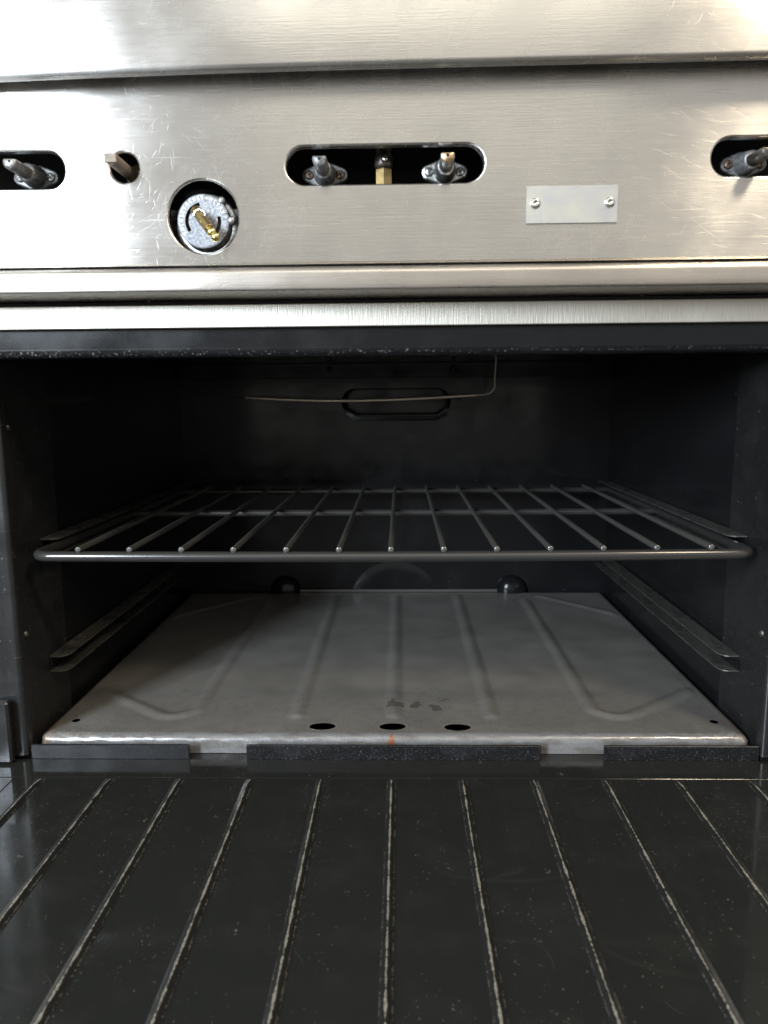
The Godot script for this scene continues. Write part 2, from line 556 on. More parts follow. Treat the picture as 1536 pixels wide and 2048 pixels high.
func door_material() -> void:
	# 2048 x 1024 over 0.80 x 0.40 m of the door
	var w := 2048
	var h := 1024
	var k := w / 0.80
	var d := blank(w, h)
	var drift := noise(96, 0.004, 3)
	for i in 15000:   # fine crumbs, in drifts
		var p := Vector2(rng.randf() * w, rng.randf() * h)
		if drift.get_noise_2d(p.x, p.y * 1.5) + rng.randf() * 0.45 < 0.32:
			continue
		dot_into(d, w, h, p.x, p.y, rng.randf_range(0.4, 1.1), pow(rng.randf(), 3.0) * 0.8)
	for i in 4200:   # thicker in the middle by the hinge
		var p := Vector2(0.40 + rng.randfn() * 0.11, 0.10 + rng.randfn() * 0.05) * k
		dot_into(d, w, h, p.x, p.y, rng.randf_range(0.5, 1.2), pow(rng.randf(), 2.0) * 0.6)
	for i in 55:     # larger flakes
		var p := Vector2(rng.randf() * w, rng.randf() * h)
		for j in rng.randi_range(1, 5):
			dot_into(d, w, h, p.x + rng.randfn() * 4, p.y + rng.randfn() * 4, rng.randf_range(0.8, 2.4), rng.randf_range(0.15, 0.6))
	for i in 60:
		var p := Vector2(rng.randf() * w, rng.randf() * h)
		var a := rng.randf() * TAU
		line_into(d, w, h, p, p + Vector2(cos(a), sin(a)) * rng.randf_range(6, 60), 0.5, rng.randf_range(0.05, 0.3), 0.1)
	for i in 22:     # wipe marks
		var p := Vector2(rng.randf() * w, rng.randf() * h)
		var a := rng.randf_range(-0.5, 0.5)
		line_into(d, w, h, p, p + Vector2(cos(a), sin(a)) * rng.randf_range(60, 240), rng.randf_range(2.0, 6.0), rng.randf_range(0.02, 0.06), rng.randf_range(-0.2, 0.2))
	for r in range(-5, 6):  # crumbs gathered along the ribs
		for i in 330:
			var t := rng.randf()
			if noise(200 + r, 5.0, 2).get_noise_1d(t * 0.5) < 0.02 and rng.randf() < 0.8:
				continue
			var p := Vector2(0.40 + r * 0.0646 + (0.006 + absf(rng.randfn()) * 0.0035) * (1 if rng.randf() < 0.6 else -1), t * 0.40) * k
			dot_into(d, w, h, p.x, p.y, rng.randf_range(0.3, 1.6), rng.randf() * 0.5)
	M.door = enamel("dusty_black_enamel", w, h, Vector2(0.80, 0.40), Color(0.125, 0.126, 0.12), Color(0.5, 0.49, 0.45), d, 95, 0.08, 0.11)
	M.door.metallic_specular = 0.5
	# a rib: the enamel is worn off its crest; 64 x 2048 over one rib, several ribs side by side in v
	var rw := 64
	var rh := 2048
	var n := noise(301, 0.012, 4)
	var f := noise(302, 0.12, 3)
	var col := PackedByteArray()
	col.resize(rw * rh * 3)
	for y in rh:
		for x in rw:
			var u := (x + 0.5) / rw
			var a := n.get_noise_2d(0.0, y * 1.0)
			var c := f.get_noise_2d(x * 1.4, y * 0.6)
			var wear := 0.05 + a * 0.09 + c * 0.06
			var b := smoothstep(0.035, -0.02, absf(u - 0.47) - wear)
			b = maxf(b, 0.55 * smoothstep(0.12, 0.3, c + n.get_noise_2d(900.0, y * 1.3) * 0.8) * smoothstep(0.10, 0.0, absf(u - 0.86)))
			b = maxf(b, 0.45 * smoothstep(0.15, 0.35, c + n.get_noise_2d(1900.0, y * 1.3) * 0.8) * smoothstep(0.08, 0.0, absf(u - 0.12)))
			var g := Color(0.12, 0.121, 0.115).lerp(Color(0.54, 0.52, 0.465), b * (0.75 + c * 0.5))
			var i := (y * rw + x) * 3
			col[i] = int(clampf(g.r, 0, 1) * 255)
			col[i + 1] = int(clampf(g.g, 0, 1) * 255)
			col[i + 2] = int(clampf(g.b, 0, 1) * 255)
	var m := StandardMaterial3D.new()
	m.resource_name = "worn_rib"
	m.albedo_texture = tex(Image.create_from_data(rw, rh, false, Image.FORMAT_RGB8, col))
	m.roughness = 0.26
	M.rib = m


func build_setting() -> void:
	var o := put("floor", box(Vector3(-5, -0.05, -1.2), Vector3(5, 0.0, 7), 0.004), M.floor, self)
	o.set_meta("kind", "structure")


# ---------- the stainless front ----------
func sag(p: Vector3) -> Vector3:   # the ledge hangs a little lower at its left end
	var t := clampf((0.05 - p.x) / 0.35, 0.0, 1.4)
	p.y += -0.0042 * t * t + 0.0012 * clampf(p.x / 0.3, 0.0, 1.4)
	return p

func build_front() -> void:
	var hw := 0.457
	# body behind everything
	put("side_panel", box(Vector3(CX - hw, 0.14, -0.70), Vector3(CX - hw + 0.02, 0.90, -0.004), 0.002), M.ledge, gas)
	put("side_panel", box(Vector3(CX + hw - 0.02, 0.14, -0.70), Vector3(CX + hw, 0.90, -0.004), 0.002), M.ledge, gas)
	put("back_panel", box(Vector3(CX - hw + 0.021, 0.14, -0.70), Vector3(CX + hw - 0.021, 0.90, -0.685), 0.002), M.ledge, gas)
	put("kick_panel", box(Vector3(CX - hw + 0.021, 0.14, -0.05), Vector3(CX + hw - 0.021, 0.206, -0.004), 0.002), M.ledge, gas)
	for s in [[-1, -0.06], [1, -0.06], [-1, -0.62], [1, -0.62]]:
		put("leg", lathe([Vector2(0, 0), Vector2(0.022, 0), Vector2(0.024, 0.01), Vector2(0.016, 0.03), Vector2(0.018, 0.14), Vector2(0, 0.14)], Vector3(CX + s[0] * 0.41, 0, s[1]), Vector3.UP), M.rivet, gas)
	put("cook_top", box(Vector3(CX - hw, 0.901, -0.70), Vector3(CX + hw, 0.915, 0.049), 0.002), M.ledge, gas)

	# the rounded front ledge
	var pr := PackedVector2Array([Vector2(0.0690, 0.8760), Vector2(0.0692, 0.8672)])
	pr.append_array(arc2(Vector2(0.0742, 0.8664), 0.0050, -175, -4, 12))
	pr.append(Vector2(0.0796, 0.885))
	pr.append(Vector2(0.0782, 0.903))
	pr.append(Vector2(0.0770, 0.912))
	pr.append_array(arc2(Vector2(0.0570, 0.910), 0.020, 8, 90, 8))
	pr.append(Vector2(0.050, 0.930))
	put("front_ledge", sweep_x(pr, CX - hw, CX + hw, 40, sag), M.ledge, gas)

	# the pressed control panel: one hole to each column
	var st := start(false)
	var Y0 := 0.727
	var Y1 := 0.874
	var Z := 0.058
	var cols := [  # x from, x to, hole centre, half length of its straight part, radius
		[CX - hw, -0.245, Vector2(-0.340, 0.799), 0.0627, 0.0141],
		[-0.245, -0.192, Vector2(-0.2157, 0.7998), 0.0, 0.0112],
		[-0.192, -0.110, Vector2(-0.1552, 0.762), 0.0, 0.0278],
		[-0.110, 0.090, Vector2(-0.0118, 0.799), 0.0627, 0.0141],
		[0.090, 0.200, Vector2(0, 0), 0.0, 0.0],
		[0.200, CX + hw, Vector2(0.3165, 0.8005), 0.0627, 0.0141]]
	for c in cols:
		plate_with_hole(st, c[0], c[1], Y0, Y1, Z, c[2], c[3], c[4])
	# the folded lower edge
	st.set_smooth_group(-1)
	for q in [[Vector3(CX - hw, Y0, Z), Vector3(CX + hw, Y0, Z), Vector3(CX + hw, Y0 - 0.0015, Z - 0.0015), Vector3(CX - hw, Y0 - 0.0015, Z - 0.0015)],
			[Vector3(CX - hw, Y0 - 0.0015, Z - 0.0015), Vector3(CX + hw, Y0 - 0.0015, Z - 0.0015), Vector3(CX + hw, Y0 - 0.0015, Z - 0.02), Vector3(CX - hw, Y0 - 0.0015, Z - 0.02)]]:
		for k in [0, 1, 2, 0, 2, 3]:
			st.set_uv(Vector2(q[k].x, -q[k].y))
			st.add_vertex(q[k])
	put("control_panel", done(st), M.panel, gas)
	# black plates behind it, painting the unlit space dark
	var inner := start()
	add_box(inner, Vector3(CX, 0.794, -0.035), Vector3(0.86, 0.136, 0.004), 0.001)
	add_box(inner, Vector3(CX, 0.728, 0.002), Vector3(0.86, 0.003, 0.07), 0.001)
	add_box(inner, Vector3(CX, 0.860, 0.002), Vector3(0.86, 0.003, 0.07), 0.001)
	put("burner_box", done(inner), M.iron_and_shade, gas)
	put("ledge_shade_strip", box(Vector3(CX - 0.44, 0.8745, 0.0590), Vector3(CX + 0.44, 0.8775, 0.0688), 0.0005), M.iron_and_shade, gas)  # black strip that paints the shade in the hollow under the ledge
	put("gas_manifold", tube([Vector3(CX - 0.42, 0.79, -0.015), Vector3(CX + 0.42, 0.79, -0.015)], 0.012), M.iron_and_shade, gas)

	# the rolled rail below the panel, the upright-brushed trim and the black header
	pr = PackedVector2Array([Vector2(0.036, 0.7238), Vector2(0.0545, 0.7238)])
	pr.append_array(arc2(Vector2(0.0555, 0.7173), 0.0065, 90, 0, 8))
	pr.append_array(PackedVector2Array([Vector2(0.0621, 0.712), Vector2(0.062, 0.7066), Vector2(0.0613, 0.7054), Vector2(0.060, 0.705), Vector2(0.006, 0.7048)]))
	put("drip_rail", sweep_x(pr, CX - hw, CX + hw, 1), M.rail, gas)
	pr = PackedVector2Array([Vector2(0.0075, 0.7010), Vector2(0.0105, 0.7010), Vector2(0.0116, 0.7006), Vector2(0.012, 0.6997), Vector2(0.012, 0.6822), Vector2(0.0116, 0.6813), Vector2(0.0105, 0.681), Vector2(-0.01, 0.681)])
	put("trim_strip", sweep_x(pr, CX - hw, CX + hw, 1), M.trim, gas)
	pr = PackedVector2Array([Vector2(0.004, 0.6806), Vector2(0.0035, 0.672)])
	pr.append(Vector2(0.003, 0.665))
	pr.append_array(arc2(Vector2(-0.004, 0.6635), 0.007, 5, -100, 8))
	pr.append(Vector2(-0.03, 0.6575))
	pr.append(Vector2(-0.032, 0.676))
	var rough := noise(61, 90.0, 2)
	put("header", sweep_x(pr, CX - 0.40, CX + 0.40, 300, func(p: Vector3) -> Vector3:
		if p.y < 0.664 and p.z > -0.02:
			p.y += rough.get_noise_2d(p.x, p.z * 2.0) * 0.0008
		return p), M.header, gas)
	put("gap_shade_strip", box(Vector3(CX - hw + 0.001, 0.690, 0.0), Vector3(CX + hw - 0.001, 0.7044, 0.006), 0.0005), M.iron_and_shade, gas)  # black strip put in to paint the shaded gap above the trim
	put("front_filler", box(Vector3(CX - hw + 0.001, 0.706, 0.004), Vector3(CX + hw - 0.001, 0.7235, 0.034), 0.001), M.iron_and_shade, gas)


func edge_at(c: Vector2, half: float, r: float, t: float) -> Vector2:
	# where a ray at angle t leaves an obround
	var d := Vector2(cos(t), sin(t))
	if half > 0.0 and absf(d.y) > 1e-6:
		var k := r / absf(d.y)
		if absf(d.x) * k <= half:
			return c + d * k
	var cc := Vector2(signf(d.x) * half, 0)
	var b := d.dot(cc)
	return c + d * (b + sqrt(maxf(0.0, b * b - cc.length_squared() + r * r)))

func plate_with_hole(st: SurfaceTool, x0: float, x1: float, y0: float, y1: float, z: float, c: Vector2, half: float, r: float) -> void:
	var add := func(pts: Array) -> void:
		for p in pts:
			st.set_uv(Vector2(p.x, -p.y))
			st.add_vertex(p)
	st.set_smooth_group(-1)
	if r == 0.0:
		var a := Vector3(x0, y1, z)
		var b := Vector3(x1, y1, z)
		var d := Vector3(x1, y0, z)
		var e := Vector3(x0, y0, z)
		add.call([a, b, d, a, d, e])
		return
	var angles := []
	var n := 72
	for i in n:
		angles.append(TAU * i / n)
	for q in [Vector2(x0, y0), Vector2(x1, y0), Vector2(x1, y1), Vector2(x0, y1)]:
		angles.append(fposmod((q - c).angle(), TAU))
	if half > 0.0:
		for s in [-1.0, 1.0]:
			for k in range(-8, 9):
				var p := Vector2(s * half, 0) + Vector2(s * cos(k * PI / 16), sin(k * PI / 16)) * r
				angles.append(fposmod(p.angle(), TAU))
	angles.sort()
	var prev := []
	for i in angles.size() + 1:
		var t: float = angles[i % angles.size()]
		var d := Vector2(cos(t), sin(t))
		var kx := ((x1 if d.x > 0 else x0) - c.x) / d.x if absf(d.x) > 1e-6 else 1e9
		var ky := ((y1 if d.y > 0 else y0) - c.y) / d.y if absf(d.y) > 1e-6 else 1e9
		var o := c + d * minf(kx, ky)
		var h := edge_at(c, half, r, t)
		var inw := d
		if half > 0.0:
			inw = (h - (c + Vector2(clampf(h.x - c.x, -half, half), 0))).normalized()
		var deep := 0.007 if half > 0.0 else 0.0022
		var row := [Vector3(o.x, o.y, z), Vector3(h.x + inw.x * 0.0016, h.y + inw.y * 0.0016, z), Vector3(h.x + inw.x * 0.0006, h.y + inw.y * 0.0006, z - 0.0004), Vector3(h.x, h.y, z - 0.0014), Vector3(h.x, h.y, z - deep)]
		if i > 0:
			for k in 4:
				st.set_smooth_group(-1 if k == 0 else 0)
				add.call([prev[k], prev[k + 1], row[k + 1], prev[k], row[k + 1], row[k]])
		prev = row


# ---------- the oven ----------
func build_oven() -> void:
	var L := CX - 0.352
	var R := CX + 0.352
	# liner: back, sides, ceiling, bottom
	var back := build_back(L, R)
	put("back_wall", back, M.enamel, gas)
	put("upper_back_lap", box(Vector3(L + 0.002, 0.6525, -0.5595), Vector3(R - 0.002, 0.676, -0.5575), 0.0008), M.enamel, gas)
	for x in [-0.1156, 0.0853]:
		put("screw", lathe([Vector2(0, 0.003), Vector2(0.002, 0.0028), Vector2(0.0042, 0.0012), Vector2(0.0046, 0)], Vector3(x, 0.667, -0.5575), Vector3(0, 0, 1), 14), M.enamel, gas)
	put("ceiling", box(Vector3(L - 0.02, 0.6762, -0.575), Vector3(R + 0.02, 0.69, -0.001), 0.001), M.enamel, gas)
	put("oven_bottom", box(Vector3(L - 0.02, 0.215, -0.575), Vector3(R + 0.02, 0.225, -0.012), 0.001), M.iron_and_shade, gas)
	for s in [-1.0, 1.0]:
		var x: float = CX + s * 0.352
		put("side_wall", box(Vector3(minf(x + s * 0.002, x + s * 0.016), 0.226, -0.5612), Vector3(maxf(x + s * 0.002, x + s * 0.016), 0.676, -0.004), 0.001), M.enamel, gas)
		# the lapped front piece of the wall
		put("wall_lap", box(Vector3(minf(x, x + s * 0.0018), 0.235, -0.098), Vector3(maxf(x, x + s * 0.0018), 0.6755, -0.006), 0.0006), M.jamb, gas)
		build_jamb(s, x)
		build_guides(s, x)
	put("rusted_edge", box(Vector3(R + 0.0062, 0.392, 0.0012), Vector3(R + 0.0085, 0.418, 0.0030), 0.0006), mottled("rust", Color(0.35, 0.14, 0.07), 0.8, 0.0, 28, 0.4, 60.0), gas)
	# sill with its three upstanding tabs
	put("sill", box(Vector3(L, 0.262, -0.030), Vector3(R, 0.2745, 0.0), 0.001), M.jamb, gas)
	for t in [[-0.3612, -0.2066], [-0.1509, 0.132], [0.1922, 0.3385]]:
		put("sill_tab", box(Vector3(t[0], 0.2746, -0.0035), Vector3(t[1], 0.2897, -0.0005), 0.0006), M.crinkle, gas)
	# bumps pressed into the back wall
	for x in [0.1861, -0.1985]:
		var prof := []
		for i in 9:
			var t := deg_to_rad(i * 11.25)
			prof.append(Vector2(0.0262 * sin(t), 0.018 * cos(t)))
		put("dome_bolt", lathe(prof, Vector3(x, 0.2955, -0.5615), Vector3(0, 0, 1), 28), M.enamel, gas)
	put("reflection_disc", lathe([Vector2(0, 0.0006), Vector2(0.045, 0.0008), Vector2(0.055, 0.0018), Vector2(0.062, 0.0022), Vector2(0.069, 0.0016), Vector2(0.078, 0.0)], Vector3(CX, 0.268, -0.5615), Vector3(0, 0, 1), 48), M.enamel, gas)  # low disc added to imitate a hazy reflected arc
	# thermostat bulb across the flue opening and its capillary
	var z := -0.50
	var pts := []
	for i in 13:
		var t := i / 12.0
		pts.append(Vector3(lerpf(-0.243, 0.118, t), 0.6221 - 0.0066 * sin(PI * pow(t, 0.9)) + 0.0008 * t, z))
	put("thermostat_bulb", tube(pts, 0.0026, 12, true), M.bulb, gas, "thin straight metal sensing bulb across the flue opening")
	pts = [Vector3(-0.262, 0.6225, z), Vector3(-0.25, 0.6223, z), Vector3(-0.243, 0.6222, z)]
	put("bulb_tip", tube(pts, 0.0012, 10, true), M.iron_and_shade, gas)
	pts = []
	for p in [Vector2(0.118, 0.6229), Vector2(0.128, 0.6233), Vector2(0.137, 0.6250), Vector2(0.143, 0.6295), Vector2(0.1455, 0.636), Vector2(0.1450, 0.645), Vector2(0.1458, 0.656), Vector2(0.1468, 0.6765)]:
		pts.append(Vector3(p.x, p.y, z))
	put("capillary_tube", tube(pts, 0.0011, 10), M.bulb, gas)
	for x in [-0.10, 0.094]:
		put("bulb_clip", box(Vector3(x - 0.002, 0.6145, -0.5615), Vector3(x + 0.002, 0.6175, z + 0.002), 0.0005), M.enamel, gas)


func build_back(L: float, R: float) -> ArrayMesh:
	var st := start(false)
	var z := -0.5615
	var add := func(a: Vector3, b: Vector3, c: Vector3, d: Vector3) -> void:
		for p in [a, b, c, a, c, d]:
			st.set_uv(Vector2(p.x, -p.y + p.z))
			st.add_vertex(p)
	# round the flue slot, then the rest as plain fields
	st.set_smooth_group(-1)
	plate_with_hole(st, -0.14, 0.12, 0.560, 0.655, z, Vector2(-0.008, 0.6135), 0.068, 0.0202)
	for f in [[L - 0.018, -0.14, 0.226, 0.6762], [0.12, R + 0.018, 0.226, 0.6762], [-0.14, 0.12, 0.226, 0.560], [-0.14, 0.12, 0.655, 0.6755]]:
		add.call(Vector3(f[0], f[3], z), Vector3(f[1], f[3], z), Vector3(f[1], f[2], z), Vector3(f[0], f[2], z))
	# the lip bent out under the slot
	var bent := [Vector3(-0.092, 0.603, z + 0.0005), Vector3(-0.073, 0.5900, z + 0.004), Vector3(0.057, 0.5900, z + 0.004), Vector3(0.076, 0.603, z + 0.0005)]
	var low := [Vector3(-0.092, 0.597, z + 0.0005), Vector3(-0.073, 0.5880, z + 0.004), Vector3(0.057, 0.5880, z + 0.004), Vector3(0.076, 0.597, z + 0.0005)]
	for i in 3:
		add.call(bent[i], bent[i + 1], low[i + 1], low[i])
	var wall := [Vector3(-0.092, 0.590, z + 0.0003), Vector3(-0.073, 0.582, z + 0.0003), Vector3(0.057, 0.582, z + 0.0003), Vector3(0.076, 0.590, z + 0.0003)]
	for i in 3:
		add.call(low[i], low[i + 1], wall[i + 1], wall[i])
	# the flue behind the slot
	for f in [[Vector3(-0.12, 0.66, z - 0.06), Vector3(0.10, 0.66, z - 0.06), Vector3(0.10, 0.56, z - 0.06), Vector3(-0.12, 0.56, z - 0.06)]]:
		add.call(f[0], f[1], f[2], f[3])
	return done(st)


func build_jamb(s: float, x: float) -> void:
	# a post with a rounded inner corner, drawn up y
	var prof := PackedVector2Array()   # (x offset outwards, z)
	for p in [Vector2(0.0, -0.010), Vector2(0.0002, -0.0055)]:
		prof.append(p)
	for i in 7:
		var t := deg_to_rad(180.0 - i * 15.0)
		prof.append(Vector2(0.0052 + 0.005 * cos(t), -0.005 + 0.005 * sin(t)))
	prof.append(Vector2(0.014, 0.0004))
	prof.append(Vector2(0.022, 0.0022))
	prof.append(Vector2(0.030, 0.003))
	prof.append(Vector2(0.085, 0.003))
	prof.append(Vector2(0.085, -0.02))
	var st := start(false)
	var v := 0.0
	for i in prof.size() - 1:
		var a := prof[i]
		var b := prof[i + 1]
		var l := a.distance_to(b)
		var q := [[a, 0.279, v], [a, 0.6755, v], [b, 0.6755, v + l], [b, 0.279, v + l]]
		for k in ([0, 2, 1, 0, 3, 2] if s > 0 else [0, 1, 2, 0, 2, 3]):
			var e: Array = q[k]
			st.set_uv(Vector2(e[2], -e[1]))
			st.add_vertex(Vector3(x + s * (e[0].x - 0.0004), e[1], e[0].y))
	var post := put("door_post", done(st), M.jamb, gas)
	for y in [0.5955, 0.397]:
		put("screw", lathe([Vector2(0, 0.0026), Vector2(0.002, 0.0025), Vector2(0.0035, 0.0012), Vector2(0.0038, 0)], Vector3(x - s * 0.0001, y, -0.0145), Vector3(-s, 0, 0), 14), M.steel_dark if y < 0.5 else M.jamb, post)
	put("hinge_plate", box(Vector3(minf(x + s * 0.010, x + s * 0.075), 0.2765, 0.0034), Vector3(maxf(x + s * 0.010, x + s * 0.075), 0.338, 0.012), 0.002), M.jamb, gas)


func build_guides(s: float, x: float) -> void:
	# folded channels that carry the racks; front ends cut back at a slant
	for g in [[0.4672, 0.4822], [0.3440, 0.3595]]:
		var y0: float = g[0]
		var y1: float = g[1]
		var z0 := -0.055
		var z1 := -0.545
		var web := x - s * 0.0006
		var wid := 0.0185
		var o := group_node("rack_guide", gas)
		var st := start()
		add_box(st, Vector3(web - s * 0.0008, (y0 + y1) / 2, (z0 + z1) / 2), Vector3(0.0014, y1 - y0 - 0.002, z0 - z1), 0.0004)
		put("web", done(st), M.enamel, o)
		for k in 2:
			var y := y1 if k == 0 else y0
			var f := start()
			var t := 0.0013
			var plan := [Vector2(web, z0), Vector2(web - s * 0.0105, z0), Vector2(web - s * 0.0145, z0 - 0.0022), Vector2(web - s * 0.0172, z0 - 0.0060), Vector2(web - s * wid, z0 - 0.0125), Vector2(web - s * wid, z1), Vector2(web, z1)]
			var mid := Vector3(web - s * wid / 2, y, (z0 + z1) / 2)
			for i in plan.size():
				var a: Vector2 = plan[i]
				var b: Vector2 = plan[(i + 1) % plan.size()]
				tri_out(f, Vector3(a.x, y - t / 2, a.y), Vector3(b.x, y - t / 2, b.y), Vector3(b.x, y + t / 2, b.y), mid)
				tri_out(f, Vector3(a.x, y - t / 2, a.y), Vector3(b.x, y + t / 2, b.y), Vector3(a.x, y + t / 2, a.y), mid)
				for h in [-t / 2, t / 2]:
					tri_out(f, Vector3(mid.x, y + h, mid.z), Vector3(a.x, y + h, a.y), Vector3(b.x, y + h, b.y), mid)
			put("flange", done(f), M.guide, o)


# ---------- the door ----------
func build_door() -> void:
	var door := group_node("oven_door", gas)
	door.set_meta("label", "black enamelled oven door lying open with worn raised ribs")
	var L := CX - 0.386
	var R := CX + 0.386
	var y := 0.2755
	var zf := 0.50
	put("door_shell", box(Vector3(L, 0.222, -0.0005), Vector3(R, 0.272, zf), 0.004), M.ledge, door)
	put("hinge_flange", box(Vector3(L + 0.001, 0.2722, 0.0005), Vector3(R - 0.001, y, 0.0345), 0.0001), M.door_uv if M.has("door_uv") else M.door, door)
	put("end_flange", box(Vector3(L + 0.001, 0.2722, 0.470), Vector3(R - 0.001, y, zf - 0.001), 0.0008), M.door, door)
	put("side_flange", box(Vector3(L + 0.001, 0.2722, 0.0352), Vector3(CX - 0.347, y, 0.4693), 0.0008), M.door, door)
	put("side_flange", box(Vector3(CX + 0.347, 0.2722, 0.0352), Vector3(R - 0.001, y, 0.4693), 0.0008), M.door, door)
	put("inner_panel", box(Vector3(CX - 0.3465, 0.2721, 0.0350), Vector3(CX + 0.3465, 0.2755, 0.4692), 0.0001), M.door, door)
	# worn paint line along the joint
	put("door_handle", tube([Vector3(L + 0.10, 0.215, zf - 0.03), Vector3(L + 0.10, 0.17, zf - 0.03), Vector3(R - 0.10, 0.17, zf - 0.03), Vector3(R - 0.10, 0.215, zf - 0.03)], 0.011, 16), M.rivet, door)
	for r in range(-5, 6):
		var st := start(false)
		var n := noise(400 + r, 30.0, 2)
		var prof := [Vector2(-0.0050, 0.0), Vector2(-0.0038, 0.0004), Vector2(-0.0024, 0.0013), Vector2(-0.0012, 0.0021), Vector2(0.0, 0.0024), Vector2(0.0012, 0.0021), Vector2(0.0024, 0.0013), Vector2(0.0038, 0.0004), Vector2(0.0050, 0.0)]
		var steps := 60
		for i in steps:
			for k in prof.size() - 1:
				var q := []
				for e in [[i, k], [i, k + 1], [i + 1, k + 1], [i + 1, k]]:
					var t := float(e[0]) / steps
					var z := lerpf(0.0375, 0.462, t)
					var fade := smoothstep(0.0, 0.03, t) * smoothstep(1.0, 0.97, t)
					var p: Vector2 = prof[e[1]]
					q.append([Vector3(-0.0104 + r * 0.0646 + p.x + n.get_noise_1d(z * 0.2) * 0.0003, 0.27556 + p.y * fade, z), Vector2(float(e[1]) / (prof.size() - 1), fposmod(r * 0.37, 1.0) + t * (0.9 if r % 2 else -0.9))])
				for j in [0, 1, 2, 0, 2, 3]:
					st.set_uv(q[j][1])
					st.add_vertex(q[j][0])
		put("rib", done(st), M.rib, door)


# ---------- the loose floor pan ----------
const PX := 0.341      # half width of its flat top
const PF := -0.0225    # front of the flat top
const PB := -0.5480
const PY := 0.2930
var beads := []

func pan_height(x: float, z: float) -> float:
	var h := 0.0
	for b in beads:
		var d := 1e9
		for i in b.size() - 1:
			d = minf(d, Vector2(x, z).distance_to(Geometry2D.get_closest_point_to_segment(Vector2(x, z), b[i], b[i + 1])))
			if d > 1.0:
				continue
		if d < 0.011:
			var t := d / 0.011
			h = maxf(h, 0.0021 * (1.0 - t * t) * (1.0 - t * t))
	return h

